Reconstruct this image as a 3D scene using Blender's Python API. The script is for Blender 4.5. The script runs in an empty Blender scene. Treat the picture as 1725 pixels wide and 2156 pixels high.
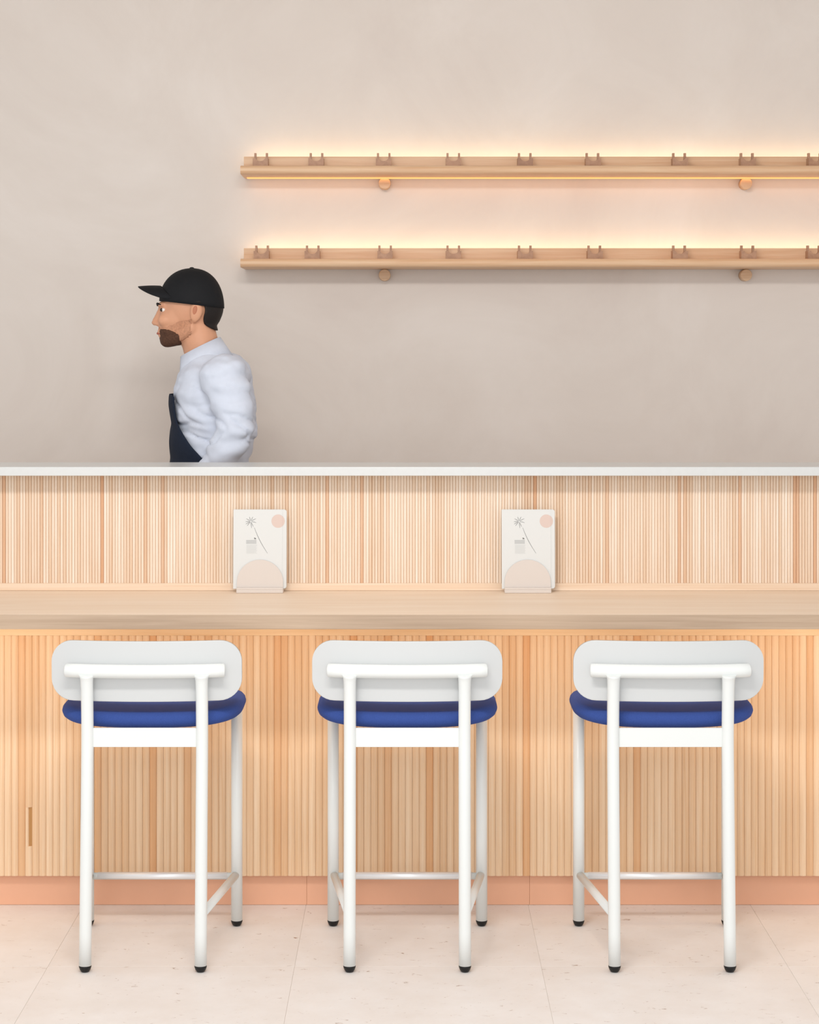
import bpy, bmesh, math, random
from mathutils import Vector, Matrix

random.seed(7)
SC = bpy.context.scene
COL = SC.collection

# ------------------------------------------------------------------ camera
CAM_Z = 1.64
F_PX = 4000.0
cam = bpy.data.cameras.new('camera')
cam.sensor_fit = 'HORIZONTAL'
cam.sensor_width = 36.0
cam.lens = 36.0 * F_PX / 1725.0
cam.shift_y = -(1078.0 - 734.0) / 1725.0
cam.clip_start = 0.05
cam_o = bpy.data.objects.new('camera', cam)
cam_o.location = (0, 0, CAM_Z)
cam_o.rotation_euler = (math.radians(90), 0, 0)
COL.objects.link(cam_o)
SC.camera = cam_o

# ------------------------------------------------------------------ light
SC.view_settings.view_transform = 'Standard'
SC.view_settings.look = 'None'
SC.view_settings.gamma = 1.0
SC.view_settings.use_curve_mapping = False
SC.view_settings.exposure = 0.05

w = bpy.data.worlds.new('world')
SC.world = w
w.use_nodes = True
bg = w.node_tree.nodes['Background']
bg.inputs[0].default_value = (0.97, 0.985, 1.0, 1)
bg.inputs[1].default_value = 0.88

def area(name, loc, target, sx, sy, power, color):
    l = bpy.data.lights.new(name, 'AREA')
    l.shape = 'RECTANGLE'; l.size = sx; l.size_y = sy
    l.energy = power; l.color = color
    o = bpy.data.objects.new(name, l)
    o.location = loc
    d = Vector(target) - Vector(loc)
    o.rotation_euler = d.to_track_quat('-Z', 'Y').to_euler()
    COL.objects.link(o)
    return o
# row of ceiling lamps in front of the bar
area('ceiling_light', (-0.35, 3.1, 2.97), (0.0, 5.6, 0.9), 1.5, 0.22, 41, (1.0, 0.97, 0.94))
# added soft fill from behind the camera, brightens the fronts; no source seen
area('front_fill', (-0.6, -2.2, 2.0), (0.0, 6.0, 1.2), 4.5, 2.6, 88, (0.96, 0.985, 1.0))

# ------------------------------------------------------------------ helpers
def lin(h):
    h = h.lstrip('#')
    out = []
    for i in (0, 2, 4):
        c = int(h[i:i+2], 16) / 255.0
        out.append(c / 12.92 if c <= 0.04045 else ((c + 0.055) / 1.055) ** 2.4)
    return (*out, 1.0)

def obj(name, mesh, mat=None, parent=None, loc=(0, 0, 0)):
    o = bpy.data.objects.new(name, mesh)
    COL.objects.link(o)
    o.location = loc
    if mat is not None and len(mesh.materials) == 0:
        mesh.materials.append(mat)
    if parent is not None:
        o.parent = parent
    return o

def empty(name, loc=(0, 0, 0), rz=0.0):
    o = bpy.data.objects.new(name, None)
    o.empty_display_size = 0.1
    COL.objects.link(o)
    o.location = loc
    o.rotation_euler = (0, 0, rz)
    return o

def tag(o, label, cat, group=None):
    o['label'] = label; o['category'] = cat
    if group: o['group'] = group
    return o

def mesh_from(verts, faces, smooth=False, name='m'):
    me = bpy.data.meshes.new(name)
    me.from_pydata([tuple(v) for v in verts], [], faces)
    me.update()
    if smooth:
        for p in me.polygons: p.use_smooth = True
    return me

def bm_mesh(bm, smooth=False, name='m'):
    bmesh.ops.recalc_face_normals(bm, faces=bm.faces)
    me = bpy.data.meshes.new(name)
    bm.to_mesh(me); bm.free()
    if smooth:
        for p in me.polygons: p.use_smooth = True
    return me

def box_mesh(x0, x1, y0, y1, z0, z1, bevel=0.0, seg=2):
    bm = bmesh.new()
    bmesh.ops.create_cube(bm, size=1.0)
    for v in bm.verts:
        v.co = Vector((x0 + (v.co.x + .5) * (x1 - x0), y0 + (v.co.y + .5) * (y1 - y0), z0 + (v.co.z + .5) * (z1 - z0)))
    if bevel > 0:
        bmesh.ops.bevel(bm, geom=list(bm.edges), offset=bevel, segments=seg, profile=0.5, affect='EDGES')
    return bm_mesh(bm)

def strip_mesh(x0, x1, y0, y1, z0, z1, n):
    bm = bmesh.new()
    rows = []
    for i in range(n + 1):
        x = x0 + (x1 - x0) * i / n
        rows.append([bm.verts.new(p) for p in ((x, y0, z0), (x, y1, z0), (x, y1, z1), (x, y0, z1))])
    for a, b in zip(rows, rows[1:]):
        for k in range(4): bm.faces.new((a[k], a[(k+1) % 4], b[(k+1) % 4], b[k]))
    bm.faces.new(rows[0]); bm.faces.new(rows[-1])
    return bm_mesh(bm)

def tube_mesh(pts, radii, n=24, caps=True):
    pts = [Vector(p) for p in pts]
    if not isinstance(radii, (list, tuple)): radii = [radii] * len(pts)
    verts, faces = [], []
    t0 = (pts[1] - pts[0]).normalized()
    up = Vector((0, 0, 1)) if abs(t0.z) < 0.9 else Vector((0, 1, 0))
    nrm = t0.cross(up).normalized()
    for i, p in enumerate(pts):
        if i == 0: t = pts[1] - pts[0]
        elif i == len(pts) - 1: t = pts[-1] - pts[-2]
        else: t = (pts[i+1] - pts[i]).normalized() + (pts[i] - pts[i-1]).normalized()
        t.normalize()
        nrm = (nrm - t * nrm.dot(t)).normalized()
        b = t.cross(nrm)
        for k in range(n):
            a = 2 * math.pi * k / n
            verts.append(p + (nrm * math.cos(a) + b * math.sin(a)) * radii[i])
    for i in range(len(pts) - 1):
        for k in range(n):
            k2 = (k + 1) % n
            faces.append((i*n+k, i*n+k2, (i+1)*n+k2, (i+1)*n+k))
    me_faces = list(faces)
    if caps:
        me_faces.append(tuple(range(n)))
        me_faces.append(tuple(range((len(pts)-1)*n, len(pts)*n)))
    bm = bmesh.new()
    bv = [bm.verts.new(v) for v in verts]
    for f in me_faces: bm.faces.new([bv[i] for i in f])
    bmesh.ops.recalc_face_normals(bm, faces=bm.faces)
    me = bpy.data.meshes.new('tube')
    bm.to_mesh(me); bm.free()
    for p in me.polygons: p.use_smooth = len(p.vertices) == 4
    return me

def extrude_profile_x(prof, x0, x1, smooth_idx=None):
    """closed (y,z) profile swept along X"""
    n = len(prof)
    verts = [(x0, y, z) for y, z in prof] + [(x1, y, z) for y, z in prof]
    faces = [tuple(range(n)), tuple(range(n, 2*n))]
    faces += [(i, (i+1) % n, (i+1) % n + n, i + n) for i in range(n)]
    bm = bmesh.new()
    bv = [bm.verts.new(v) for v in verts]
    for f in faces: bm.faces.new([bv[i] for i in f])
    return bm_mesh(bm)

# ------------------------------------------------------------------ materials
def new_mat(name):
    m = bpy.data.materials.new(name); m.use_nodes = True
    nt = m.node_tree
    return m, nt, nt.nodes['Principled BSDF']

def plain(name, col, rough=0.5, spec=0.5, metal=0.0, noise=0.0, nscale=30.0, bump=0.0, coat=0.0):
    m, nt, b = new_mat(name)
    c = lin(col)
    b.inputs['Roughness'].default_value = rough
    b.inputs['Specular IOR Level'].default_value = spec
    b.inputs['Metallic'].default_value = metal
    b.inputs['Coat Weight'].default_value = coat
    b.inputs['Base Color'].default_value = c
    if noise > 0 or bump > 0:
        tc = nt.nodes.new('ShaderNodeTexCoord')
        nz = nt.nodes.new('ShaderNodeTexNoise')
        nz.inputs['Scale'].default_value = nscale
        nz.inputs['Detail'].default_value = 5
        nt.links.new(tc.outputs['Object'], nz.inputs['Vector'])
        if noise > 0:
            r = nt.nodes.new('ShaderNodeValToRGB')
            r.color_ramp.elements[0].position = 0.3; r.color_ramp.elements[1].position = 0.7
            r.color_ramp.elements[0].color = tuple(x * (1 - noise) for x in c[:3]) + (1,)
            r.color_ramp.elements[1].color = tuple(min(1, x * (1 + noise)) for x in c[:3]) + (1,)
            nt.links.new(nz.outputs['Fac'], r.inputs['Fac'])
            nt.links.new(r.outputs['Color'], b.inputs['Base Color'])
        if bump > 0:
            bp = nt.nodes.new('ShaderNodeBump')
            bp.inputs['Strength'].default_value = bump; bp.inputs['Distance'].default_value = 0.002
            nt.links.new(nz.outputs['Fac'], bp.inputs['Height'])
            nt.links.new(bp.outputs['Normal'], b.inputs['Normal'])
    return m

def wood(name, dark, light, scale, per_obj=0.0, rough=0.45, contrast=(0.3, 0.72), hue_shift=None, streak=None):
    m, nt, b = new_mat(name)
    N, L = nt.nodes, nt.links
    tc = N.new('ShaderNodeTexCoord'); oi = N.new('ShaderNodeObjectInfo')
    off = N.new('ShaderNodeVectorMath'); off.operation = 'SCALE'
    off.inputs[0].default_value = (13.1, 7.7, 5.3)
    L.new(oi.outputs['Random'], off.inputs['Scale'])
    mp = N.new('ShaderNodeMapping'); mp.inputs['Scale'].default_value = scale
    L.new(tc.outputs['Object'], mp.inputs['Vector'])
    ad = N.new('ShaderNodeVectorMath'); ad.operation = 'ADD'
    L.new(mp.outputs['Vector'], ad.inputs[0]); L.new(off.outputs[0], ad.inputs[1])
    nz = N.new('ShaderNodeTexNoise'); nz.inputs['Scale'].default_value = 1.0
    nz.inputs['Detail'].default_value = 6; nz.inputs['Roughness'].default_value = 0.6
    nz.inputs['Distortion'].default_value = 0.6
    L.new(ad.outputs[0], nz.inputs['Vector'])
    r = N.new('ShaderNodeValToRGB')
    r.color_ramp.elements[0].position = contrast[0]; r.color_ramp.elements[1].position = contrast[1]
    r.color_ramp.elements[0].color = lin(dark); r.color_ramp.elements[1].color = lin(light)
    L.new(nz.outputs['Fac'], r.inputs['Fac'])
    out = r.outputs['Color']
    if per_obj > 0:
        # each strip of timber has its own tone
        wn = N.new('ShaderNodeTexWhiteNoise'); wn.noise_dimensions = '1D'
        L.new(oi.outputs['Random'], wn.inputs['W'])
        r2 = N.new('ShaderNodeValToRGB')
        e = r2.color_ramp.elements
        e[0].position = 0.0; e[0].color = lin(streak or dark)
        e[1].position = 1.0; e[1].color = (1, 1, 1, 1)
        k = e.new(0.10); k.color = lin('#f0e2d3')
        k = e.new(0.55); k.color = lin('#faf4ee')
        L.new(wn.outputs['Value'], r2.inputs['Fac'])
        mx = N.new('ShaderNodeMix'); mx.data_type = 'RGBA'; mx.blend_type = 'MULTIPLY'
        mx.inputs['Factor'].default_value = per_obj
        L.new(out, mx.inputs[6]); L.new(r2.outputs['Color'], mx.inputs[7])
        out = mx.outputs[2]
    L.new(out, b.inputs['Base Color'])
    b.inputs['Roughness'].default_value = rough
    b.inputs['Specular IOR Level'].default_value = 0.35
    bp = N.new('ShaderNodeBump'); bp.inputs['Strength'].default_value = 0.12; bp.inputs['Distance'].default_value = 0.001
    L.new(nz.outputs['Fac'], bp.inputs['Height']); L.new(bp.outputs['Normal'], b.inputs['Normal'])
    return m

def emit(name, col, strength):
    m, nt, b = new_mat(name)
    b.inputs['Base Color'].default_value = (0, 0, 0, 1)
    b.inputs['Emission Color'].default_value = col
    b.inputs['Emission Strength'].default_value = strength
    return m

def plaster():
    m, nt, b = new_mat('plaster_wall')
    N, L = nt.nodes, nt.links
    tc = N.new('ShaderNodeTexCoord')
    n1 = N.new('ShaderNodeTexNoise'); n1.inputs['Scale'].default_value = 1.3; n1.inputs['Detail'].default_value = 9
    n1.inputs['Roughness'].default_value = 0.62; n1.inputs['Distortion'].default_value = 1.2
    L.new(tc.outputs['Object'], n1.inputs['Vector'])
    r = N.new('ShaderNodeValToRGB')
    e = r.color_ramp.elements
    e[0].position = 0.30; e[0].color = lin('#d8cec6')
    e[1].position = 0.705; e[1].color = lin('#e2dad3')
    k = e.new(0.5); k.color = lin('#ddd4cc')
    L.new(n1.outputs['Fac'], r.inputs['Fac'])
    L.new(r.outputs['Color'], b.inputs['Base Color'])
    b.inputs['Roughness'].default_value = 0.8
    b.inputs['Specular IOR Level'].default_value = 0.2
    n2 = N.new('ShaderNodeTexNoise'); n2.inputs['Scale'].default_value = 14; n2.inputs['Detail'].default_value = 6
    L.new(tc.outputs['Object'], n2.inputs['Vector'])
    bp = N.new('ShaderNodeBump'); bp.inputs['Strength'].default_value = 0.10; bp.inputs['Distance'].default_value = 0.004
    L.new(n2.outputs['Fac'], bp.inputs['Height']); L.new(bp.outputs['Normal'], b.inputs['Normal'])
    return m

def travertine():
    m, nt, b = new_mat('travertine_tile')
    N, L = nt.nodes, nt.links
    tc = N.new('ShaderNodeTexCoord'); oi = N.new('ShaderNodeObjectInfo')
    off = N.new('ShaderNodeVectorMath'); off.operation = 'SCALE'
    off.inputs[0].default_value = (31.0, 17.0, 3.0)
    L.new(oi.outputs['Random'], off.inputs['Scale'])
    ad = N.new('ShaderNodeVectorMath'); ad.operation = 'ADD'
    L.new(tc.outputs['Object'], ad.inputs[0]); L.new(off.outputs[0], ad.inputs[1])
    n1 = N.new('ShaderNodeTexNoise'); n1.inputs['Scale'].default_value = 5; n1.inputs['Detail'].default_value = 8
    n1.inputs['Roughness'].default_value = 0.65
    L.new(ad.outputs[0], n1.inputs['Vector'])
    r = N.new('ShaderNodeValToRGB')
    e = r.color_ramp.elements
    e[0].position = 0.3; e[0].color = lin('#e8e1db')
    e[1].position = 0.7; e[1].color = lin('#f1edea')
    L.new(n1.outputs['Fac'], r.inputs['Fac'])
    # small dark pits, stretched along the vein
    mp = N.new('ShaderNodeMapping'); mp.inputs['Scale'].default_value = (26, 56, 30); mp.inputs['Rotation'].default_value = (0, 0, 0.25)
    L.new(ad.outputs[0], mp.inputs['Vector'])
    n2 = N.new('ShaderNodeTexNoise'); n2.inputs['Scale'].default_value = 1.0; n2.inputs['Detail'].default_value = 7
    n2.inputs['Roughness'].default_value = 0.72; n2.inputs['Distortion'].default_value = 0.8
    L.new(mp.outputs['Vector'], n2.inputs['Vector'])
    r2 = N.new('ShaderNodeValToRGB')
    e = r2.color_ramp.elements
    e[0].position = 0.622; e[0].color = (0, 0, 0, 1)
    e[1].position = 0.705; e[1].color = (1, 1, 1, 1)
    L.new(n2.outputs['Fac'], r2.inputs['Fac'])
    mx = N.new('ShaderNodeMix'); mx.data_type = 'RGBA'
    mx.inputs[7].default_value = lin('#9c7b66')
    L.new(r2.outputs['Color'], mx.inputs['Factor']); L.new(r.outputs['Color'], mx.inputs[6])
    L.new(mx.outputs[2], b.inputs['Base Color'])
    b.inputs['Roughness'].default_value = 0.5
    b.inputs['Specular IOR Level'].default_value = 0.35
    return m

M = {}
M['plaster'] = plaster()
M['tile'] = travertine()
M['grout'] = plain('grout', '#d8cec4', 0.9)
M['ceiling'] = plain('ceiling_paint', '#cfc5bc', 0.9)
M['slat_low'] = wood('maple_slat', '#eac8a2', '#f4dcbf', (120, 120, 3.0), per_obj=0.8, streak='#ebc7a2')
M['slat_up'] = wood('fine_maple_slat', '#ecd6bf', '#f8eee2', (150, 150, 4.0), per_obj=0.85, streak='#e2b48c')
M['rail'] = wood('maple_rail', '#e6c297', '#f0d3ae', (3.0, 60, 40))
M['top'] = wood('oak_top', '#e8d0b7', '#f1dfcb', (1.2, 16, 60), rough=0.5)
M['edge'] = wood('oak_edge_shaded', '#b59c84', '#c9b199', (2.2, 60, 90), rough=0.55)  # greyer edge wood, darkened so the front's shade is in its colour
M['base_trim'] = wood('oak_trim', '#e2c5a8', '#efdac4', (1.6, 40, 90))
M['shelf'] = wood('shelf_maple', '#d7ab84', '#e8c8a6', (2.2, 40, 60), rough=0.42)
M['cradle'] = wood('cradle_walnut', '#a37c62', '#bd9579', (50, 50, 50), per_obj=0.3)
M['peg'] = wood('peg_maple', '#cda682', '#dfc0a0', (8, 60, 120))
M['kick'] = plain('salmon_kick', '#e9b292', 0.38, 0.4, noise=0.03, nscale=6)
M['carcass'] = plain('carcass', '#d8b48e', 0.8)
M['slot'] = plain('slot_wood', '#b98852', 0.7)
M['stone'] = plain('white_stone', '#d3d5d4', 0.3, 0.45, noise=0.015, nscale=60)
M['white'] = plain('white_powdercoat', '#e7eae8', 0.32, 0.5)
M['backrest'] = plain('white_laminate', '#cfd1d1', 0.42, 0.45)
M['black'] = plain('black_rubber', '#0c0c0d', 0.45, 0.4)
M['steel'] = plain('brushed_steel', '#ededee', 0.34, 0.5, metal=0.35)
M['blue'] = plain('blue_wool', '#364e92', 0.85, 0.25, noise=0.10, nscale=420, bump=0.35)
M['card'] = plain('card_white', '#dadbd9', 0.55, 0.3)
M['pink'] = plain('sun_pink', '#d7c2b8', 0.6, 0.3)
M['grey_ink'] = plain('grey_ink', '#8f9090', 0.6, 0.2)
M['pale_ink'] = plain('pale_ink', '#bcbdbc', 0.6, 0.2)
M['faint_ink'] = plain('faint_ink', '#cdcecc', 0.6, 0.2)
M['dark_ink'] = plain('dark_ink', '#3a3a3a', 0.6, 0.2)
M['holder'] = plain('blush_plate', '#d6ccc4', 0.5, 0.3)
M['led_warm'] = emit('led_warm', (1.0, 0.84, 0.56, 1), 8.0)
M['led_amber'] = emit('led_amber', (1.0, 0.42, 0.13, 1), 1.5)
M['led_under'] = emit('led_under', (1.0, 0.62, 0.28, 1), 2.0)
M['led_under'].cycles.emission_sampling = 'NONE'

# ------------------------------------------------------------------ key distances
Y_WALL = 7.0
Y_KICK = 5.60
Y_SLAT = 5.572       # front of lower slats
Y_TOPF, Y_TOPB = 5.205, 5.737
Z_TOP = 0.91
Y_USLAT = 5.735      # front of upper slats
Y_LEDF, Y_LEDB = 5.65, 5.885
Z_LED0, Z_LED1 = 1.2614, 1.288
HX = 2.0             # half length of the bar

# ------------------------------------------------------------------ setting
floor = obj('floor', box_mesh(-3.2, 3.2, 0.6, 7.3, -0.06, -0.0012), M['grout'])
floor['kind'] = 'structure'
TW = 0.655
tile_me = box_mesh(-TW/2 + 0.0004, TW/2 - 0.0004, -TW/2 + 0.0004, TW/2 - 0.0004, -0.012, 0.0, bevel=0.0003, seg=1)
tile_me.materials.append(M['tile'])
for iy in range(8):
    for ix in range(-4, 5):
        obj('tile', tile_me, None, floor, (0.0225 + ix * TW, 5.62 + TW * 0.62 - iy * TW, 0.0))

wall = obj('wall_back', box_mesh(-3.2, 3.2, Y_WALL, Y_WALL + 0.15, 0, 3.30), M['plaster'])
wall['kind'] = 'structure'
ceil = obj('ceiling', box_mesh(-3.2, 3.2, 3.6, Y_WALL + 0.15, 3.30, 3.40), M['ceiling'])
ceil['kind'] = 'structure'

# ------------------------------------------------------------------ lower bar front
bar = empty('bar_counter', (0, Y_SLAT, 0))
tag(bar, 'wooden bar front of broad vertical slats with salmon kick board behind the stools', 'bar counter')
obj('carcass', box_mesh(-HX, HX, 0.030, 0.31, 0.0, 0.868), M['carcass'], bar)
for a, b in ((-HX, -0.303), (-0.303, 0.354), (0.354, HX)):
    obj('kick_board', box_mesh(a + 0.0004, b - 0.0004, 0.0275, 0.031, 0.001, 0.100, bevel=0.0006, seg=1), M['kick'], bar)
obj('top_rail', box_mesh(-HX, HX, -0.004, 0.032, 0.7985, 0.8705, bevel=0.0015), M['rail'], bar)
PL = 0.0203
def slat_profile(pitch, gap, depth, bulge, n=7, back=0.008):
    wv = pitch - gap
    pts = [(-wv/2, depth + back)]
    for i in range(n):
        t = -1 + 2 * i / (n - 1)
        pts.append((t * wv/2, depth - bulge * (1 - abs(t) ** 2.6)))
    pts.append((wv/2, depth + back))
    return pts
def slat_mesh(pitch, gap, z0, z1, depth, bulge, n=7):
    pr = slat_profile(pitch, gap, depth, bulge, n)
    k = len(pr)
    verts = [(x, y, z0) for x, y in pr] + [(x, y, z1) for x, y in pr]
    faces = [tuple(range(k)), tuple(range(k, 2*k))] + [(i, (i+1) % k, (i+1) % k + k, i + k) for i in range(k)]
    bm = bmesh.new(); bv = [bm.verts.new(v) for v in verts]
    for f in faces: bm.faces.new([bv[i] for i in f])
    return bm_mesh(bm)
low_me = slat_mesh(PL, 0.0005, 0.093, 0.7985, 0.0040, 0.0040)
low_me.materials.append(M['slat_low'])
def px_x(u, Y): return (u - 862.5) * Y / F_PX
slot_x = px_x(67, Y_SLAT)
i = 0
x = slot_x - PL * 0.5 - PL * 41
n_low = 0
while x < HX - 0.02:
    if abs(x - (slot_x - PL * 0.5)) < PL * 0.25 :
        # the strip with the finger slot cut out of its right edge
        zs0 = CAM_Z - (1782 - 734) * Y_SLAT / F_PX; zs1 = CAM_Z - (1700 - 734) * Y_SLAT / F_PX
        for z0, z1, p, dx in ((0.093, zs0, PL, 0), (zs1, 0.7985, PL, 0), (zs0, zs1, PL - 0.009, -0.0045)):
            me = slat_mesh(p, 0.0005, z0, z1, 0.0040, 0.0040)
            obj('slat', me, M['slat_low'], bar, (x + dx, 0, 0))
        obj('finger_slot', box_mesh(x + 0.0005, x + PL/2, 0.0045, 0.0130, zs0, zs1), M['slot'], bar)
    else:
        obj('slat', low_me, None, bar, (x, 0, 0))
    n_low += 1
    x += PL

# ------------------------------------------------------------------ worktop
top = empty('worktop', (0, Y_TOPF, 0))
tag(top, 'long pale oak worktop overhanging the slatted bar front', 'worktop')
obj('slab', box_mesh(-HX, HX, 0.006, Y_TOPB - Y_TOPF, 0.871, Z_TOP, bevel=0.001, seg=1), M['top'], top)
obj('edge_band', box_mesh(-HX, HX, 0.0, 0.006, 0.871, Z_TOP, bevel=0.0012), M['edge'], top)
led = obj('led_strip', strip_mesh(-HX + .02, HX - .02, 0.085, 0.097, 0.8675, 0.8709, 80), M['led_under'], top)
la = area('worktop_led', (0, Y_TOPF + 0.10, 0.866), (0, Y_SLAT, 0.62), 2 * HX - 0.06, 0.012, 3.3, (1.0, 0.70, 0.42))

# ------------------------------------------------------------------ upper slatted screen
scr = empty('bar_upstand', (0, Y_USLAT, Z_TOP))
tag(scr, 'upstand of fine vertical maple slats between the worktop and the white ledge', 'bar upstand')
H_US = Z_LED0 - Z_TOP
obj('panel', box_mesh(-HX, HX, 0.0065, 0.12, 0.0, H_US), M['carcass'], scr)
obj('base_trim', box_mesh(-HX, HX, -0.010, 0.004, 0.0003, 0.0225, bevel=0.0015), M['base_trim'], scr)
PU = 0.00872
up_me = slat_mesh(PU, 0.0003, 0.012, H_US - 0.0005, 0.0036, 0.0036, n=7)
up_me.materials.append(M['slat_up'])
nu = 284
for i in range(nu):
    obj('slat', up_me, None, scr, ((i - (nu - 1) / 2) * PU, 0, 0))
# the strips past the frame, joined
pr = slat_profile(PU, 0.0003, 0.0036, 0.0036, 5)
verts, faces = [], []
xx = (nu / 2 + 0.5) * PU
while xx < HX - 0.005:
    for s in (-1, 1):
        b0 = len(verts); k = len(pr)
        verts += [(s * xx + a, b, 0.012) for a, b in pr] + [(s * xx + a, b, H_US - 0.0005) for a, b in pr]
        faces += [(b0 + j, b0 + (j+1) % k, b0 + (j+1) % k + k, b0 + j + k) for j in range(k)]
    xx += PU
so = obj('slat_field', mesh_from(verts, faces), wood('fine_maple_field', '#e6cdb4', '#f4e7d8', (150, 150, 4.0)), scr)
so['kind'] = 'stuff'

ledge = obj('stone_ledge', box_mesh(-HX, HX, 0, Y_LEDB - Y_LEDF, 0, Z_LED1 - Z_LED0, bevel=0.0022), M['stone'], None, (0, Y_LEDF, Z_LED0))
tag(ledge, 'thin white stone ledge capping the slatted upstand of the bar', 'ledge')

# ------------------------------------------------------------------ wall shelves
def shelf(z_board_top, label, us, under_led):
    # local origin: left end, wall plane, underside of the ledge
    zb = z_board_top - 0.0745
    xl = -0.606; xr = HX + 0.1
    s = empty('wall_shelf', (xl, Y_WALL, zb))
    tag(s, label, 'shelf', 'backlit wall shelves')
    Lx = xr - xl
    # ledge with a bullnose front
    yf = 6.80 - Y_WALL; R = 0.0155
    prof = [(-0.001, 0.0), (-0.001, 0.031)]
    for k in range(13):
        a = math.pi/2 + math.pi * k / 12
        prof.append((yf + R + R * math.cos(a), R + R * math.sin(a)))
    me = extrude_profile_x(prof, 0, Lx)
    obj('ledge_board', me, M['shelf'], s)
    obj('back_board', box_mesh(0.002, Lx, -0.075, -0.060, 0.0312, 0.0745, bevel=0.001, seg=1), M['shelf'], s)
    obj('led_strip', strip_mesh(0.03, Lx - 0.02, -0.0590, -0.052, 0.046, 0.056, 60), M['led_warm'], s)
    if under_led:
        obj('led_strip', strip_mesh(0.012, Lx - 0.02, -0.066, -0.030, -0.0030, -0.0002, 60), M['led_amber'], s)
        area('shelf_amber_light', ((xl + xr) / 2, Y_WALL - 0.050, zb - 0.0045), ((xl + xr) / 2, Y_WALL, zb - 0.045), Lx - 0.04, 0.006, 0.13, (1.0, 0.48, 0.16))
    # forked cradles standing on the ledge against the board
    wv = 0.055
    prof = [(-wv/2, 0)]
    prof += [(wv/2, 0), (wv/2, 0.030), (wv/2 - 0.003, 0.030), (wv/2 - 0.003, 0.050), (wv/2 - 0.0105, 0.050), (wv/2 - 0.0105, 0.030)]
    for k in range(1, 8):
        a = math.pi * k / 8
        prof.append((math.cos(a) * (wv/2 - 0.0105), 0.030 - 0.012 * math.sin(a)))
    prof += [(-wv/2 + 0.0105, 0.030), (-wv/2 + 0.0105, 0.050), (-wv/2 + 0.003, 0.050), (-wv/2 + 0.003, 0.030), (-wv/2, 0.030)]
    def fork_mesh(prof, y0, y1):
        n = len(prof)
        bm = bmesh.new()
        v0 = [bm.verts.new((a, y0, b)) for a, b in prof]; v1 = [bm.verts.new((a, y1, b)) for a, b in prof]
        bm.faces.new(v0); bm.faces.new(v1)
        for i in range(n): bm.faces.new((v0[i], v0[(i+1) % n], v1[(i+1) % n], v1[i]))
        return bm_mesh(bm)
    low = [(a, min(b, 0.0285)) for a, b in prof]
    fr = fork_mesh(low, -0.165, -0.135); fr.materials.append(M['cradle'])
    bk = fork_mesh(prof, -0.1348, -0.118); bk.materials.append(M['cradle'])
    for u in us:
        x = px_x(u, 6.85) - xl
        c = obj('cradle', fr, None, s, (x, 0, 0.0312))
        obj('fork', bk, None, c)
    return s
U1 = [549, 666, 808, 955, 1106, 1249, 1432, 1575, 1718, 1861, 2004]
U2 = [551, 658, 811, 955, 1106, 1253, 1432, 1576, 1716, 1858, 2002]
shelf(2.340, 'upper maple wall shelf with forked cradles and an amber light line beneath', U1, True)
shelf(2.006, 'lower maple wall shelf with forked cradles, just right of the walking man', U2, False)

def peg(u, v, R, y0, label):
    X = px_x(u, 6.955); Z = CAM_Z - (v - 734) * 6.955 / F_PX
    pts = [(0, 0, 0), (0, -0.042, 0), (0, -0.0445, 0), (0, -0.0455, 0)]
    o = obj('wall_peg', tube_mesh(pts, [R, R, R - 0.0008, R - 0.0025], 32), M['peg'], None, (X, Y_WALL, Z))
    tag(o, label, 'peg', 'round wooden wall pegs')
R = 0.0216
peg(810, 386, R, 0, 'round wooden peg under the amber-lit upper shelf, nearer the man')
peg(1572, 386, R, 0, 'round wooden peg under the amber-lit upper shelf, nearer the right edge')
peg(810, 579, R, 0, 'round wooden peg under the lower shelf, nearer the man')
peg(1572, 579, R, 0, 'round wooden peg under the lower shelf, nearer the right edge')

# ------------------------------------------------------------------ bar stools
def rounded_panel(wv, h, r, n=10):
    pts = []
    for cx, cz, a0 in ((wv/2 - r, h/2 - r, 0), (-wv/2 + r, h/2 - r, 90), (-wv/2 + r, -h/2 + r, 180), (wv/2 - r, -h/2 + r, 270)):
        for k in range(n + 1):
            a = math.radians(a0 + 90 * k / n)
            pts.append((cx + r * math.cos(a), cz + r * math.sin(a)))
    return pts

def backrest_mesh():
    wv, h, r, th = 0.508, 0.161, 0.058, 0.013
    bm = bmesh.new()
    out = rounded_panel(wv, h, r)
    # fill by grid rows so that the bow is smooth
    nx = 40; nz = 14
    def half_h(x):
        d = abs(x) - (wv/2 - r)
        return h/2 if d <= 0 else h/2 - r + math.sqrt(max(0, r*r - d*d))
    xs = [-(wv/2) * math.cos(math.pi * i / nx) for i in range(nx + 1)]
    def bow(x, z): return 0.034 * (x / (wv/2)) ** 2 - 0.06 * z
    layers = []
    for side in (0, 1):
        g = []
        for x in xs:
            hh = max(half_h(x), 0.0)
            row = []
            for j in range(nz + 1):
                z = -hh * math.cos(math.pi * j / nz)
                row.append((x, bow(x, z) + (th if side else 0), z))
            g.append(row)
        layers.append(g)
    vs = [[[bm.verts.new(p) for p in row] for row in g] for g in layers]
    for s in (0, 1):
        for i in range(nx):
            for j in range(nz):
                bm.faces.new((vs[s][i][j], vs[s][i+1][j], vs[s][i+1][j+1], vs[s][i][j+1]))
    for i in range(nx):
        for j in (0, nz):
            bm.faces.new((vs[0][i][j], vs[0][i+1][j], vs[1][i+1][j], vs[1][i][j]))
    for i in (0, nx):
        for j in range(nz):
            bm.faces.new((vs[0][i][j], vs[0][i][j+1], vs[1][i][j+1], vs[1][i][j]))
    bmesh.ops.remove_doubles(bm, verts=bm.verts, dist=1e-5)
    me = bm_mesh(bm, True)
    return me

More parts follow.
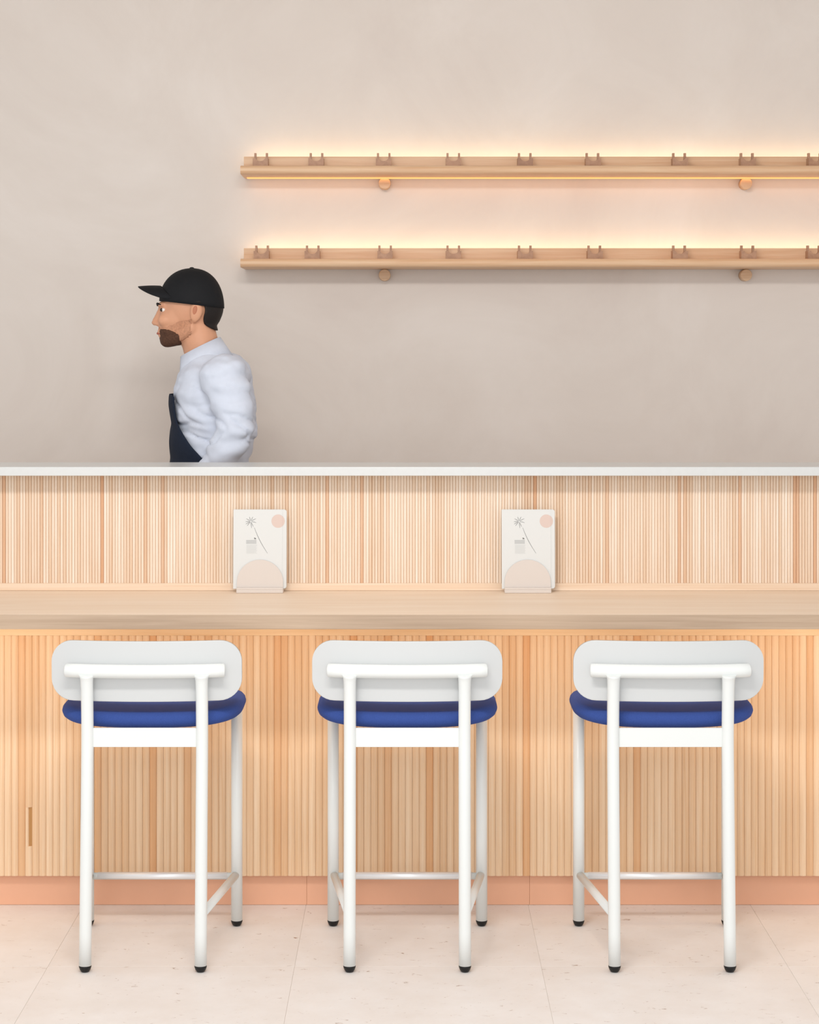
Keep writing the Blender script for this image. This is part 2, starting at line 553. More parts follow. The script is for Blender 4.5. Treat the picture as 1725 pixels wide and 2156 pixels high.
def cushion_mesh():
    hx, hy, yc = 0.247, 0.192, 0.047
    zb = 0.627
    n = 72
    def outline(a):
        e = 0.60
        c, s = math.cos(a), math.sin(a)
        return (math.copysign(abs(c) ** e, c) * hx, math.copysign(abs(s) ** e, s) * hy)
    rings = []   # (scale inset, z)
    rings += [(0.0, zb), (0.5, zb), (0.86, zb), (0.945, zb + 0.002), (0.98, zb + 0.007), (0.997, zb + 0.015), (1.0, zb + 0.023),
              (0.990, zb + 0.031), (0.965, zb + 0.0375), (0.925, zb + 0.0415), (0.87, zb + 0.0428), (0.78, zb + 0.041), (0.6, zb + 0.037), (0.3, zb + 0.034), (0.0, zb + 0.033)]
    bm = bmesh.new()
    prev = None
    for s, z in rings:
        def lift(x, y): return (0.008 if z > zb + 0.02 else 0.013) * (abs(x) / hx) ** 3 + 0.006 * max(0, y / hy) * (1 if z > zb + 0.02 else 0.5)
        if s == 0.0:
            cur = [bm.verts.new((0, yc, z))]
        else:
            cur = []
            for k in range(n):
                x, y = outline(2 * math.pi * k / n)
                # constant-width inset near the rim
                fx = x * s if s < 0.85 else x - math.copysign((1 - s) * 0.2, x) * min(1, abs(x)/hx*1.0)
                fy = y * s if s < 0.85 else y - math.copysign((1 - s) * 0.2, y) * min(1, abs(y)/hy*1.0)
                cur.append(bm.verts.new((fx, yc + fy, z + lift(fx, fy))))
        if prev is not None:
            if len(prev) == 1:
                for k in range(n): bm.faces.new((prev[0], cur[k], cur[(k+1) % n]))
            elif len(cur) == 1:
                for k in range(n): bm.faces.new((prev[k], cur[0], prev[(k+1) % n]))
            else:
                for k in range(n): bm.faces.new((prev[k], cur[k], cur[(k+1) % n], prev[(k+1) % n]))
        prev = cur
    return bm_mesh(bm, True)

def lathe_mesh(prof, n=28):
    bm = bmesh.new()
    rings = []
    for r, z in prof:
        if r < 1e-6: rings.append([bm.verts.new((0, 0, z))])
        else: rings.append([bm.verts.new((r * math.cos(2*math.pi*k/n), r * math.sin(2*math.pi*k/n), z)) for k in range(n)])
    for a, b in zip(rings, rings[1:]):
        for k in range(n):
            k2 = (k + 1) % n
            if len(a) == 1: bm.faces.new((a[0], b[k], b[k2]))
            elif len(b) == 1: bm.faces.new((a[k], b[0], a[k2]))
            else: bm.faces.new((a[k], b[k], b[k2], a[k2]))
    return bm_mesh(bm, True)

RL = 0.0162
def rear_y(z):
    if z < 0.60: return -0.200 + 0.037 * z / 0.60
    t = (z - 0.60) / 0.18
    return -0.163 - 0.014 * t * t
ST = {}
def build_stool_meshes():
    ST['seat'] = cushion_mesh(); ST['seat'].materials.append(M['blue'])
    ST['backrest'] = backrest_mesh(); ST['backrest'].materials.append(M['backrest'])
    hw = 0.211
    pts = [(hw * (-1 + 2 * i / 16), -0.178 + 0.022 * (-1 + 2 * i / 16) ** 2, 0.786) for i in range(17)]
    ra = [0.0182] * 17
    p0 = Vector(pts[0]); p1 = Vector(pts[-1])
    pts = [tuple(p0 + Vector((-0.0, 0, 0)))] + [(pts[0][0] + 0.0025, pts[0][1] - 0.0004, 0.786)] + pts[1:-1] + [(pts[-1][0] - 0.0025, pts[-1][1] - 0.0004, 0.786)] + [tuple(p1)]
    ra = [0.0160] + [0.0182] * (len(pts) - 2) + [0.0160]
    ST['back_rail'] = tube_mesh(pts, ra, 28); ST['back_rail'].materials.append(M['white'])
    for s, nm in ((-1, 'rl'), (1, 'rr')):
        zs = [0.0165, 0.1, 0.3, 0.5, 0.58, 0.62, 0.66, 0.70, 0.74, 0.762, 0.771, 0.778]
        rr = [RL] * 9 + [RL + 0.0006, RL + 0.0018, RL + 0.0042]
        ST[nm] = tube_mesh([(s * 0.152, rear_y(z), z) for z in zs], rr, 26); ST[nm].materials.append(M['white'])
    for s, nm in ((-1, 'fl'), (1, 'fr')):
        ST[nm] = tube_mesh([(s * 0.211, 0.2, 0.0165), (s * 0.211, 0.2, 0.628)], RL, 26); ST[nm].materials.append(M['white'])
    ST['foot'] = lathe_mesh([(0, 0.0), (0.008, 0.0003), (0.0105, 0.0012), (0.0138, 0.006), (0.0160, 0.012), (0.0166, 0.0155), (0.0160, 0.0165), (0, 0.0165)])
    ST['foot'].materials.append(M['black'])
    ST['seat_rail'] = box_mesh(-0.137, 0.137, -0.166, -0.158, 0.584, 0.6345, bevel=0.0012); ST['seat_rail'].materials.append(M['white'])
    ST['seat_plate'] = box_mesh(-0.150, 0.150, -0.05, 0.185, 0.6205, 0.6265, bevel=0.002); ST['seat_plate'].materials.append(M['white'])
    ST['footrest'] = tube_mesh([(-0.196, 0.2, 0.141), (0.196, 0.2, 0.141)], 0.0098, 22); ST['footrest'].materials.append(M['white'])
    # steel half sleeve over the footrest
    n = 18; r0, r1 = 0.0101, 0.0112
    vs, fs = [], []
    for x in (-0.184, 0.184):
        for k in range(n + 1):
            a = math.radians(-40 + 260 * k / n)
            for r in (r0, r1): vs.append((x, 0.2 + r * math.cos(a), 0.141 + r * math.sin(a)))
    k2 = 2 * (n + 1)
    for k in range(n):
        a = 2 * k
        fs += [(a, a+2, a+2+k2, a+k2), (a+1, a+1+k2, a+3+k2, a+3), (a, a+1, a+3, a+2), (a+k2, a+2+k2, a+3+k2, a+1+k2)]
    fs += [(0, k2, k2+1, 1), (2*n, 2*n+1, 2*n+1+k2, 2*n+k2)]
    ST['sleeve'] = mesh_from(vs, fs, True); ST['sleeve'].materials.append(M['steel'])
    for s, nm in ((-1, 'sl'), (1, 'sr')):
        ST[nm] = tube_mesh([(s * 0.208, 0.19, 0.146), (s * 0.1545, rear_y(0.146) + 0.01, 0.146)], 0.0112, 22); ST[nm].materials.append(M['white'])
build_stool_meshes()

def stool(x, y, rz, label):
    r = empty('bar_stool', (x, y, 0), rz)
    tag(r, label, 'stool', 'white counter stools with blue seats')
    obj('seat', ST['seat'], None, r)
    obj('backrest', ST['backrest'], None, r, (0, -0.1605, 0.7825))
    obj('back_rail', ST['back_rail'], None, r)
    for k, fx, fy in (('rl', -0.152, rear_y(0.0165)), ('rr', 0.152, rear_y(0.0165)), ('fl', -0.211, 0.2), ('fr', 0.211, 0.2)):
        l = obj('leg', ST[k], None, r)
        obj('foot_cap', ST['foot'], None, l, (fx, fy, 0))
    obj('seat_rail', ST['seat_rail'], None, r)
    obj('seat_plate', ST['seat_plate'], None, r)
    f = obj('footrest', ST['footrest'], None, r)
    obj('steel_sleeve', ST['sleeve'], None, f)
    obj('stretcher', ST['sl'], None, r); obj('stretcher', ST['sr'], None, r)
    return r
stool(-0.702, 5.2, 0.0, 'leftmost white tubular counter stool with a blue seat, nearest the finger slot')
stool(-0.006, 5.2, 0.0, 'middle white tubular counter stool with a blue seat, between two alike stools')
stool(0.692, 5.2, 0.0, 'rightmost white tubular counter stool with a blue seat, before the bar')

# ------------------------------------------------------------------ menus in their holders
def menu(u_left, label_b, label_h):
    Yc = 5.700
    s = Yc / F_PX
    x0 = px_x(u_left, Yc); wv = 112 * s; hv = 166 * s
    zc = Z_TOP + 0.0115
    tilt = math.radians(-3.0)
    # ---- holder: base block with a groove and a half-round front plate
    hx0 = px_x(u_left + 6, 5.675); hw = 98.5 * 5.675 / F_PX
    h = empty('menu_holder', (hx0 + hw/2, 5.675, Z_TOP))
    tag(h, label_h, 'menu holder', 'half-round menu holders')
    obj('base', box_mesh(-hw/2, hw/2, -0.009, 0.034, 0.0002, 0.0105, bevel=0.0018), M['holder'], h)
    obj('front_lip', box_mesh(-hw/2, hw/2, -0.0085, 0.004, 0.010, 0.0165, bevel=0.0018), M['holder'], h)
    R = hw/2 - 0.0008
    n = 40
    bm = bmesh.new()
    fr, bk = [], []
    prof = [(R, 0)] + [(R * math.cos(math.pi * k / n), 0.020 + R * 0.985 * math.sin(math.pi * k / n)) for k in range(n + 1)] + [(-R, 0)]
    for a, b in prof:
        fr.append(bm.verts.new((a, 0, b))); bk.append(bm.verts.new((a, 0.003, b)))
    bm.faces.new(fr); bm.faces.new(bk)
    for k in range(len(prof)):
        k2 = (k + 1) % len(prof)
        bm.faces.new((fr[k], fr[k2], bk[k2], bk[k]))
    pl = obj('half_round_plate', bm_mesh(bm), M['holder'], h, (0, 0.0045, 0.0105))
    pl.rotation_euler = (tilt, 0, 0)
    # ---- booklet
    b = empty('menu_booklet', (x0 + wv/2, 5.684, zc))
    b.rotation_euler = (tilt, 0, 0)
    tag(b, label_b, 'menu', 'printed menu booklets')
    def leaf(x0, x1, z0, z1, r, y0, y1):
        pts = [(x0, z0)]
        for cx, cz, a0 in ((x1 - r, z0 + r, -90), (x1 - r, z1 - r, 0)):
            for k in range(9):
                a = math.radians(a0 + 90 * k / 8); pts.append((cx + r * math.cos(a), cz + r * math.sin(a)))
        pts.append((x0, z1))
        bm = bmesh.new()
        f = [bm.verts.new((a, y0, c)) for a, c in pts]; g = [bm.verts.new((a, y1, c)) for a, c in pts]
        bm.faces.new(f); bm.faces.new(g)
        for k in range(len(pts)): bm.faces.new((f[k], f[(k+1) % len(pts)], g[(k+1) % len(pts)], g[k]))
        return bm_mesh(bm)
    W2 = wv / 2
    cov = obj('front_cover', leaf(-W2, W2 - 0.0125, 0.0, hv - 0.001, 0.0004, 0.0, 0.0008), M['card'], b)
    obj('inner_page', leaf(-W2 + 0.001, W2 - 0.001, 0.0006, hv - 0.0012, 0.007, 0.0012, 0.0024), M['card'], b)
    obj('back_cover', leaf(-W2, W2, 0.0, hv, 0.008, 0.0027, 0.0040), M['card'], b)
    # print, in the cover's own frame: fractions of the cover seen in the photograph (112 x 166)
    def P(px, py, y=-0.00025): return (-W2 + px / 112 * wv, y, hv - py / 166 * hv)
    def disc(cx, cy, r, clip=None, y=-0.00025, keep=1):
        pts = []
        for k in range(48):
            a = 2 * math.pi * k / 48
            X = cx + r * math.cos(a)
            if clip is not None: X = min(X, clip) if keep == 1 else max(X, clip)
            pts.append(P(X, cy + r * math.sin(a), y))
        return mesh_from(pts, [tuple(range(48))])
    clip = 112 - 0.0125 / wv * 112
    obj('printed_sun', disc(94, 24.5, 14, clip), M['pink'], cov)
    obj('printed_sun', disc(94, 24.5, 14, clip, 0.0009, keep=2), M['pink'], b)
    def stroke(pts, wd):
        vs, fs = [], []
        for i, (a, c) in enumerate(pts):
            j = min(i + 1, len(pts) - 1); k = max(i - 1, 0)
            dx, dy = pts[j][0] - pts[k][0], pts[j][1] - pts[k][1]
            l = math.hypot(dx, dy) or 1
            ww = wd * (0.35 + 0.65 * math.sin(math.pi * (0.12 + 0.8 * i / (len(pts) - 1))))
            nx_, ny_ = -dy / l * ww / 2, dx / l * ww / 2
            vs += [P(a + nx_, c + ny_), P(a - nx_, c - ny_)]
        for i in range(len(pts) - 1): fs.append((2*i, 2*i+1, 2*i+3, 2*i+2))
        return vs, fs
    # palm fronds
    V, Fc = [], []
    cx, cy = 36.5, 25.5
    fr_ends = [(-9.5, -7), (-11, -0.5), (-10.5, 4.5), (-7.5, 8), (-3, -11), (4.5, -11), (11, -7), (11.5, 1.5), (5.5, 10), (1.6, 12.8)]
    for ex, ey in fr_ends:
        pts = []
        for k in range(6):
            t = 0.14 + 0.86 * k / 5
            pts.append((cx + ex * t, cy + ey * t + 2.2 * t * t - 1.3 * t))
        vs, fs = stroke(pts, 1.15)
        o0 = len(V); V += vs; Fc += [tuple(q + o0 for q in f) for f in fs]
    obj('printed_palm_fronds', mesh_from(V, Fc), M['grey_ink'], cov)
    tr = []
    for k in range(14):
        t = k / 13
        tr.append((44 + 28 * t - 2.2 * math.sin(math.pi * t), 38 + 54 * t))
    vs, fs = stroke(tr, 1.1)
    obj('printed_palm_trunk', mesh_from(vs, fs), M['grey_ink'], cov)
    vs = []; fs = []
    def quad(a, c, d, e):
        o0 = len(vs); vs.extend([P(a, c), P(d, c), P(d, e), P(a, e)]); fs.append((o0, o0+1, o0+2, o0+3))
    for k in range(4): quad(27, 64 + 2.1 * k, 48.5, 65.5 + 2.1 * k)
    obj('printed_text', mesh_from(vs, fs), M['pale_ink'], cov)
    vs = []; fs = []
    for k in range(10): quad(27.5, 74.2 + 1.9 * k, 50 - (k * 7 % 3), 75.0 + 1.9 * k)
    obj('printed_text', mesh_from(vs, fs), M['faint_ink'], cov)
    vs = []; fs = []
    quad(43.6, 59.4, 46.4, 60.6); quad(45.0, 60.4, 47.6, 61.3); quad(43.6, 61.9, 47.8, 62.5)
    obj('printed_mark', mesh_from(vs, fs), M['dark_ink'], cov)
menu(492, 'white menu booklet with palm tree print, standing nearer the left stool', 'blush half-round menu holder on the worktop, nearer the left stool')
menu(1056.5, 'white menu booklet with palm tree print, standing right of the middle stool', 'blush half-round menu holder on the worktop, right of the middle stool')

# ------------------------------------------------------------------ the man behind the bar
PY = 6.20
PS = PY / F_PX
PX0 = px_x(440, PY)
def pp(u, v, dy=0.0):
    return Vector(((u - 862.5) * PS - PX0, dy, CAM_Z - (v - 734) * PS))

def prim_ell(bm, c, r, rot=None, sub=3):
    mat = Matrix.Translation(c)
    if rot is not None: mat = mat @ rot
    mat = mat @ Matrix.Diagonal((*r, 1.0))
    bmesh.ops.create_icosphere(bm, subdivisions=sub, radius=1.0, matrix=mat)

def prim_cone(bm, a, b, ra, rb, seg=20):
    a, b = Vector(a), Vector(b)
    d = b - a
    q = d.to_track_quat('Z', 'Y').to_matrix().to_4x4()
    bmesh.ops.create_cone(bm, cap_ends=True, segments=seg, radius1=ra, radius2=rb, depth=d.length,
                          matrix=Matrix.Translation((a + b) / 2) @ q)

def prim_chain(bm, pts, rad):
    for p, r in zip(pts, rad): prim_ell(bm, p, (r, r, r), sub=2)
    for i in range(len(pts) - 1): prim_cone(bm, pts[i], pts[i+1], rad[i], rad[i+1])

def fused(bm, voxel, smooth_it):
    me = bpy.data.meshes.new('tmp'); bm.to_mesh(me); bm.free()
    o = bpy.data.objects.new('tmp', me); COL.objects.link(o)
    rm = o.modifiers.new('r', 'REMESH'); rm.mode = 'VOXEL'; rm.voxel_size = voxel
    sm = o.modifiers.new('s', 'SMOOTH'); sm.factor = 0.5; sm.iterations = smooth_it
    dg = bpy.context.evaluated_depsgraph_get()
    out = bpy.data.meshes.new_from_object(o.evaluated_get(dg))
    bpy.data.objects.remove(o)
    for p in out.polygons: p.use_smooth = True
    return out

def shell(src, keep, offset, name, smooth_it=12, offset_fn=None):
    """a layer lying on part of a surface (hair, beard, apron)"""
    src.update()
    fs = [p for p in src.polygons if keep(p.center, p.normal)]
    vid = {}
    V, Fc = [], []
    for p in fs:
        f = []
        for i in p.vertices:
            if i not in vid:
                vid[i] = len(V)
                v = src.vertices[i]
                V.append(v.co.copy() + v.normal * offset)
            f.append(vid[i])
        Fc.append(f)
    cnt = {}
    for f in Fc:
        for a, b in zip(f, f[1:] + f[:1]):
            k = (min(a, b), max(a, b)); cnt[k] = cnt.get(k, 0) + 1
    nb = {}
    for (a, b), c in cnt.items():
        if c == 1:
            nb.setdefault(a, []).append(b); nb.setdefault(b, []).append(a)
    for _ in range(smooth_it):
        new = {a: (V[a] + sum((V[b] for b in l), Vector()) ) / (1 + len(l)) for a, l in nb.items()}
        for a, c in new.items(): V[a] = c
    me = mesh_from(V, [tuple(f) for f in Fc], True, name)
    return me

def thicken(o, t, off=1.0):
    m = o.modifiers.new('thickness', 'SOLIDIFY'); m.thickness = t; m.offset = off

# joints
HEADC = pp(402, 641)
SH_L, EL_L, WR_L = pp(482, 790, -0.175), pp(508, 905, -0.215), pp(440, 1010, -0.19)
SH_R, EL_R, WR_R = pp(470, 790, 0.175), pp(490, 910, 0.215), pp(420, 1000, 0.17)
PEL = pp(452, 1120)
HIP_L, HIP_R = PEL + Vector((0, -0.095, -0.05)), PEL + Vector((0, 0.095, -0.05))
KN_L, AN_L = HIP_L + Vector((-0.08, 0, -0.45)), HIP_L + Vector((0.06, 0, -0.90))
KN_R, AN_R = HIP_R + Vector((-0.03, 0, -0.45)), HIP_R + Vector((0.05, 0, -0.90))
AN_L.z = AN_R.z = 0.085
CHEST = pp(452, 868)
WAIST = pp(447, 1000)
tiltm = Matrix.Rotation(math.radians(-14), 4, 'Y')

def hand(bm, wr, d, side):
    d = d.normalized()
    palm = wr + d * 0.055
    rot = d.to_track_quat('X', 'Z').to_matrix().to_4x4()
    prim_ell(bm, palm, (0.055, 0.018, 0.042), rot)
    fx = rot.to_3x3() @ Vector((1, 0, 0)); fz = rot.to_3x3() @ Vector((0, 0, 1)); fy = rot.to_3x3() @ Vector((0, 1, 0))
    for k, (o, l) in enumerate(((0.030, 0.072), (0.010, 0.082), (-0.011, 0.076), (-0.031, 0.060))):
        b = palm + fx * 0.040 + fz * o
        m1 = b + fx * l * 0.55 + fz * o * 0.25
        e = m1 + (fx * 0.75 + fy * side * 0.6) * l * 0.5
        prim_chain(bm, [b, m1, e], [0.0092, 0.0085, 0.0072])
    b = palm - fx * 0.02 + fz * 0.035
    prim_chain(bm, [b, b + fx * 0.03 + fz * 0.028, b + fx * 0.062 + fz * 0.036], [0.0125, 0.0105, 0.0085])

# --- one continuous body
bm = bmesh.new()
prim_ell(bm, HEADC + Vector((0.004, 0, 0.0)), (0.097, 0.075, 0.102))
prim_ell(bm, pp(372, 668), (0.056, 0.060, 0.060))
prim_ell(bm, pp(368, 694), (0.050, 0.050, 0.052))
prim_ell(bm, pp(353, 716), (0.024, 0.026, 0.022))              # chin
prim_chain(bm, [pp(405, 690, -0.048), pp(372, 712, -0.034), pp(352, 718, -0.010)], [0.024, 0.022, 0.02])
prim_chain(bm, [pp(405, 690, 0.048), pp(372, 712, 0.034), pp(352, 718, 0.010)], [0.024, 0.022, 0.02])
prim_ell(bm, pp(344, 642), (0.018, 0.052, 0.012))              # brow
prim_chain(bm, [pp(340, 648), pp(332, 667), pp(326, 679)], [0.009, 0.010, 0.0115])   # nose
for s in (-1, 1):
    prim_ell(bm, pp(334, 682, s * 0.011), (0.012, 0.009, 0.008))
    prim_ell(bm, pp(352, 674, s * 0.034), (0.026, 0.022, 0.024))   # cheek
    ear = pp(419, 658, s * 0.078)
    prim_ell(bm, ear, (0.021, 0.009, 0.034), Matrix.Rotation(0.15, 4, 'Y') @ Matrix.Rotation(-s * 0.3, 4, 'Z'))
    prim_ell(bm, ear + Vector((-0.006, s * -0.004, -0.024)), (0.011, 0.008, 0.012))
prim_ell(bm, pp(338, 698), (0.012, 0.022, 0.007))              # upper lip
prim_ell(bm, pp(340, 706), (0.012, 0.020, 0.007))              # lower lip
prim_chain(bm, [pp(410, 680), pp(425, 735), pp(440, 790)], [0.060, 0.060, 0.072])
prim_ell(bm, CHEST, (0.118, 0.170, 0.195), tiltm)
prim_ell(bm, pp(462, 800), (0.085, 0.185, 0.075), tiltm)
prim_ell(bm, WAIST, (0.112, 0.148, 0.170))
prim_ell(bm, PEL, (0.118, 0.165, 0.140))
for sh, el, wr, s in ((SH_L, EL_L, WR_L, -1), (SH_R, EL_R, WR_R, 1)):
    prim_chain(bm, [sh, (sh + el) / 2, el, (el * 0.6 + wr * 0.4), wr], [0.060, 0.050, 0.041, 0.039, 0.028])
    hand(bm, wr, (wr - el) + Vector((0, 0, -0.05)), -s)
for hp, kn, an, s in ((HIP_L, KN_L, AN_L, -1), (HIP_R, KN_R, AN_R, 1)):
    prim_chain(bm, [hp, (hp + kn) / 2, kn, kn * 0.62 + an * 0.38 + Vector((0.012, 0, 0)), an], [0.092, 0.080, 0.056, 0.056, 0.036])
    prim_ell(bm, an + Vector((-0.06, 0, -0.045)), (0.125, 0.045, 0.036))
body_me = fused(bm, 0.0055, 5)
M['skin'] = plain('skin', '#cf9878', 0.5, 0.4, noise=0.05, nscale=25)
M['hair'] = plain('dark_hair', '#1a1412', 0.6, 0.3, noise=0.2, nscale=150)
M['beard'] = plain('dark_beard', '#523729', 0.7, 0.2, noise=0.25, nscale=160)
M['stubble'] = plain('stubble', '#bb886b', 0.7, 0.2, noise=0.15, nscale=160)
M['cap'] = plain('black_cap', '#141518', 0.75, 0.25, bump=0.2, nscale=300)
M['shirt'] = plain('pale_blue_shirt', '#cdd3e0', 0.8, 0.2, noise=0.03, nscale=40)
M['apron'] = plain('navy_apron', '#1d2534', 0.85, 0.2, noise=0.08, nscale=120)
M['trouser'] = plain('dark_trousers', '#25272c', 0.85, 0.2)
M['shoe'] = plain('black_shoe', '#151515', 0.5, 0.4)
M['eye_white'] = plain('eye_white', '#e6e0da', 0.25, 0.5)
M['iris'] = plain('iris', '#2a1c14', 0.2, 0.5)
M['lip'] = plain('lip', '#a9604f', 0.5, 0.4)
man = obj('person', body_me, M['skin'], None, (PX0, PY, 0))
tag(man, 'person in black cap, pale blue shirt and navy apron walking left behind the ledge', 'person')

# beard and hair
def in_px(c):
    return 862.5 + (c.x + PX0) / PS, 734 + (CAM_Z - c.z) / PS
def beard_keep(c, n):
    u, v = in_px(c)
    if abs(c.y) > 0.072 or u > 412 or v > 740 or u < 325: return False
    if u > 386 or v < 692 + max(0, u - 352) * 0.35: return False
    if 695 < v < 710 and u < 350 and abs(c.y) < 0.019: return False
    if v > 722 and n.z < -0.8 and u > 392: return False
    return v < 736 - max(0, u - 360) * 0.45
beard = obj('beard', shell(body_me, beard_keep, 0.0008, 'beard', 40), M['beard'], man); thicken(beard, 0.0015)
def stubble_keep(c, n):
    u, v = in_px(c)
    if abs(c.y) > 0.075 or u > 410 or u < 326 or v > 728: return False
    if 696 < v < 709 and u < 350 and abs(c.y) < 0.019: return False
    return v > 688 - max(0, u - 350) * 0.30 and v < 730 - max(0, u - 360) * 0.45
stub = obj('stubble', shell(body_me, stubble_keep, 0.0003, 'stubble', 60), M['stubble'], man); thicken(stub, 0.0006)
def hair_keep(c, n):
    u, v = in_px(c)
    if v > 700 or v < 615: return False
    if abs(c.y) > 0.0805 : return False
    if 398 < u < 436 and 640 < v < 684 and abs(c.y) > 0.062: return False
    if u > 431: return v < 696 - max(0, 452 - u) * 0.6
    return 398 < u <= 431 and v < 640 + (8 if u < 408 else 0)
hair = obj('hair', shell(body_me, hair_keep, 0.003, 'hair'), M['hair'], man); thicken(hair, 0.005)

# darker oval on each ear, shade of the hollow put into colour
M['ear_shade'] = plain('ear_hollow_shade', '#b5765a', 0.6, 0.3)
for s in (-1, 1):
    bm = bmesh.new(); prim_ell(bm, pp(417, 655, s * 0.0845), (0.0085, 0.0045, 0.016), Matrix.Rotation(0.2, 4, 'Y') @ Matrix.Rotation(-s * 0.3, 4, 'Z')); obj('ear_hollow_shade', bm_mesh(bm, True), M['ear_shade'], man)

# eyes, brows, mouth
for s in (-1, 1):
    c = pp(347.5, 653, s * 0.031)
    bm = bmesh.new(); prim_ell(bm, c, (0.0105, 0.0125, 0.0075)); e = obj('eye', bm_mesh(bm, True), M['eye_white'], man)
    bm = bmesh.new(); prim_ell(bm, c + Vector((-0.0060, s * 0.0055, 0)), (0.0062, 0.0068, 0.0056)); obj('iris', bm_mesh(bm, True), M['iris'], e)
    pts = [pp(333, 643, s * 0.012), pp(334, 640, s * 0.028), pp(343, 642, s * 0.047)]
    obj('eyebrow', tube_mesh(pts, [0.0035, 0.0042, 0.002], 10), M['hair'], man)
obj('mouth', tube_mesh([pp(341, 702.5, -0.021), pp(333, 702, -0.008), pp(333, 702, 0.008), pp(341, 702.5, 0.021)], [0.002, 0.0042, 0.0042, 0.002], 10), M['lip'], man)

# --- shirt: its own loose volume over torso and arms
bm = bmesh.new()
prim_ell(bm, CHEST, (0.132, 0.184, 0.205), tiltm)
prim_ell(bm, pp(464, 800), (0.098, 0.190, 0.085), tiltm)
prim_ell(bm, pp(440, 768), (0.080, 0.100, 0.060), tiltm)
prim_ell(bm, WAIST, (0.126, 0.162, 0.175))
prim_ell(bm, pp(448, 935), (0.127, 0.166, 0.140))
prim_ell(bm, PEL + Vector((0, 0, 0.05)), (0.130, 0.176, 0.110))
for sh, el, wr in ((SH_L, EL_L, WR_L), (SH_R, EL_R, WR_R)):
    prim_chain(bm, [sh, (sh + el) / 2 + Vector((0.006, 0, 0)), el + Vector((0.004, 0, 0)), (el * 0.55 + wr * 0.45), wr * 0.93 + el * 0.07], [0.078, 0.068, 0.059, 0.055, 0.040])
shirt_me = fused(bm, 0.0065, 8)
# folds: bulges across the sleeve at the elbow and along the back
from mathutils import noise as mn
shirt_me.update()
nv = [v.normal.copy() for v in shirt_me.vertices]
for v, n in zip(shirt_me.vertices, nv):
    c = v.co
    q = Vector((c.x * 9 + c.z * 5, c.y * 9, c.z * 24 - c.x * 7))
    d = mn.noise(q) * 0.009 + mn.noise(Vector((c.x * 14, c.y * 14, c.z * 34 + c.x * 12))) * 0.003
    k = math.exp(-((c.z - EL_L.z) / 0.07) ** 2)
    d += k * 0.006 * mn.noise(Vector((c.x * 6, c.y * 6, (c.z + 0.22 * c.x) * 42)))
    cr = mn.noise(Vector((c.x * 5 + 3, c.y * 6, (c.z + 0.28 * c.x) * 20)))
    kk = math.exp(-((c.z - EL_L.z) / 0.15) ** 2)
    d -= kk * 0.008 * math.exp(-(cr / 0.07) ** 2)
    v.co = c + n * d
shirt = obj('shirt', shirt_me, M['shirt'], man)
# collar: a folded band round the neck
NK = pp(424, 738)
axis = (pp(432, 760) - pp(416, 706)).normalized()
ex = Vector((0, 1, 0)); ey = axis.cross(ex).normalized()
vs, fs = [], []
n = 56
for k in range(n):
    a = math.radians(20 + 320 * k / (n - 1))           # open at the throat
    dirv = ey * math.cos(a) + ex * math.sin(a)
    if ey.x > 0: dirv = -ey * math.cos(a) + ex * math.sin(a)
    front = max(0, 0.5 + 0.5 * math.cos(a))
    base = NK + axis * (0.030 + 0.020 * front)
    top = NK - axis * (0.024 - 0.026 * front)
    fold = NK + axis * (0.046 + 0.030 * front)
    vs += [base + dirv * 0.070, top + dirv * 0.067, top + dirv * 0.0715, fold + dirv * (0.094 + 0.004 * front)]
for k in range(n - 1):
    a = 4 * k
    for j in range(3): fs.append((a + j, a + j + 1, a + j + 5, a + j + 4))
collar = obj('collar', mesh_from(vs, fs, True), M['shirt'], shirt); thicken(collar, 0.0025, 0)
# cuffs
for el, wr in ((EL_L, WR_L), (EL_R, WR_R)):
    d = (wr - el).normalized()
    p = wr * 0.93 + el * 0.07
    obj('cuff', tube_mesh([p - d * 0.025, p - d * 0.02, p + d * 0.03, p + d * 0.034], [0.042, 0.0455, 0.0445, 0.040], 24), M['shirt'], shirt)

# --- trousers and shoes
bm = bmesh.new()
prim_ell(bm, PEL, (0.126, 0.172, 0.130))
for hp, kn, an in ((HIP_L, KN_L, AN_L), (HIP_R, KN_R, AN_R)):
    prim_chain(bm, [hp, (hp + kn) / 2, kn, (kn + an) / 2, an + Vector((0, 0, 0.0))], [0.102, 0.092, 0.072, 0.066, 0.058])
obj('trousers', fused(bm, 0.009, 5), M['trouser'], man)
for an in (AN_L, AN_R):
    bm = bmesh.new()
    prim_ell(bm, an + Vector((-0.065, 0, -0.040)), (0.145, 0.054, 0.044))
    prim_ell(bm, an + Vector((0.0, 0, -0.015)), (0.060, 0.050, 0.060))
    for v in bm.verts: v.co.z = max(v.co.z, 0.0005)
    obj('shoe', bm_mesh(bm, True), M['shoe'], man)

# --- apron: bib and skirt lying over the shirt front
bm = bmesh.new()
prim_ell(bm, CHEST, (0.136, 0.186, 0.208), tiltm)
prim_ell(bm, WAIST, (0.134, 0.168, 0.180))
prim_ell(bm, pp(448, 930), (0.134, 0.172, 0.165))
prim_ell(bm, PEL + Vector((0, 0, 0.03)), (0.140, 0.185, 0.130))
prim_ell(bm, PEL + Vector((-0.02, 0, -0.12)), (0.142, 0.200, 0.150))
prim_ell(bm, PEL + Vector((-0.04, 0, -0.30)), (0.150, 0.210, 0.180))
ap_src = fused(bm, 0.008, 8)
def apron_keep(c, n):
    u, v = in_px(c)
    if v < 831 or c.z < 0.66: return False
    cx = 447 if v < 1010 else 450
    ang = math.degrees(math.atan2(abs(c.y) , -(c.x - (cx - 440) * PS)))
    lim = 46 if v < 880 else min(100, 46 + (v - 880) * 0.50)
    return ang < lim
apron = obj('apron', shell(ap_src, apron_keep, 0.006, 'apron', 20), M['apron'], man); thicken(apron, 0.003)

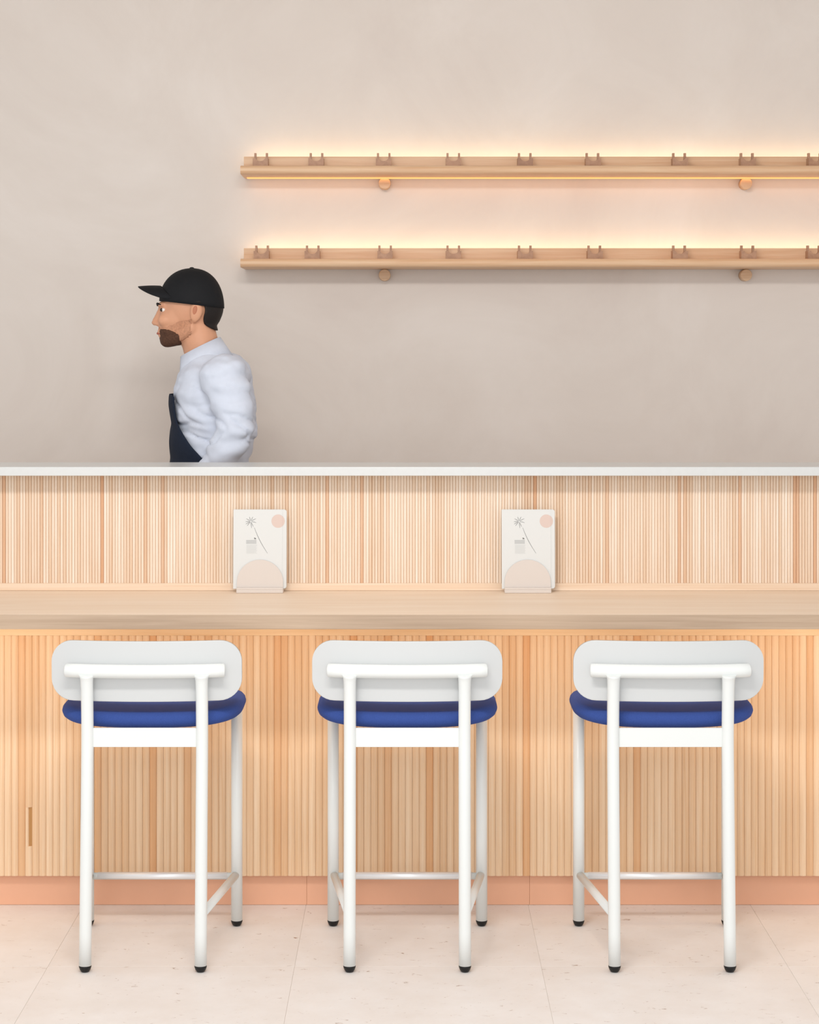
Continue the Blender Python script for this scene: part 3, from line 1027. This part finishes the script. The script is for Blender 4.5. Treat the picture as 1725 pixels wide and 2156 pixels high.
# --- cap
CC = pp(404, 634)
rx, ry, rz_ = 0.1045, 0.086, 0.106
vs, fs = [], []
nu_, nv_ = 48, 16
for j in range(nv_ + 1):
    ph = math.pi / 2 * (1 - j / nv_)
    for k in range(nu_):
        a = 2 * math.pi * k / nu_
        drop = -0.012 - 0.012 * math.cos(a)            # lower at the back of the head
        zz = math.sin(ph) * rz_ * (1.0 if math.sin(ph) > 0 else 1)
        e = 0.94
        vs.append(CC + Vector((rx * math.cos(a) * math.cos(ph) ** e, ry * math.sin(a) * math.cos(ph) ** e, zz + (drop if j == nv_ else drop * (j / nv_) ** 3))))
for j in range(nv_):
    for k in range(nu_):
        k2 = (k + 1) % nu_
        fs.append((j*nu_+k, j*nu_+k2, (j+1)*nu_+k2, (j+1)*nu_+k))
bmc = bmesh.new()
bv = [bmc.verts.new(v) for v in vs]
for f in fs: bmc.faces.new([bv[i] for i in f])
bmesh.ops.remove_doubles(bmc, verts=bmc.verts, dist=1e-5)
cap = obj('cap', bm_mesh(bmc, True), M['cap'], man); thicken(cap, 0.003, 0)
bm = bmesh.new(); prim_ell(bm, CC + Vector((0, 0, rz_ + 0.001)), (0.008, 0.008, 0.004)); obj('cap_button', bm_mesh(bm, True), M['cap'], cap)
# visor
vs, fs = [], []
ns, nt_ = 12, 20
for i in range(ns + 1):
    s = i / ns
    for j in range(nt_ + 1):
        t = -1 + 2 * j / nt_
        ang = t * math.radians(62)
        bx = -rx * 0.985 * math.cos(ang); by = ry * 0.985 * math.sin(ang)
        Lf = 0.072 * math.sqrt(max(0, 1 - t ** 4))
        tipy = by * (1 - 0.08 * s)
        z = 0.050 - 0.030 * t * t - 0.010 * s * s - 0.004
        z0 = 0.004 + 0.045 * (1 - t*t)
        vs.append(CC + Vector((bx - Lf * s, tipy, z0 * 1.0 + 0.004 * s - 0.006 * s * s)))
for i in range(ns):
    for j in range(nt_):
        a = i * (nt_ + 1) + j
        fs.append((a, a + 1, a + nt_ + 2, a + nt_ + 1))
vis = obj('visor', mesh_from(vs, fs, True), M['cap'], cap); thicken(vis, 0.003, 0)
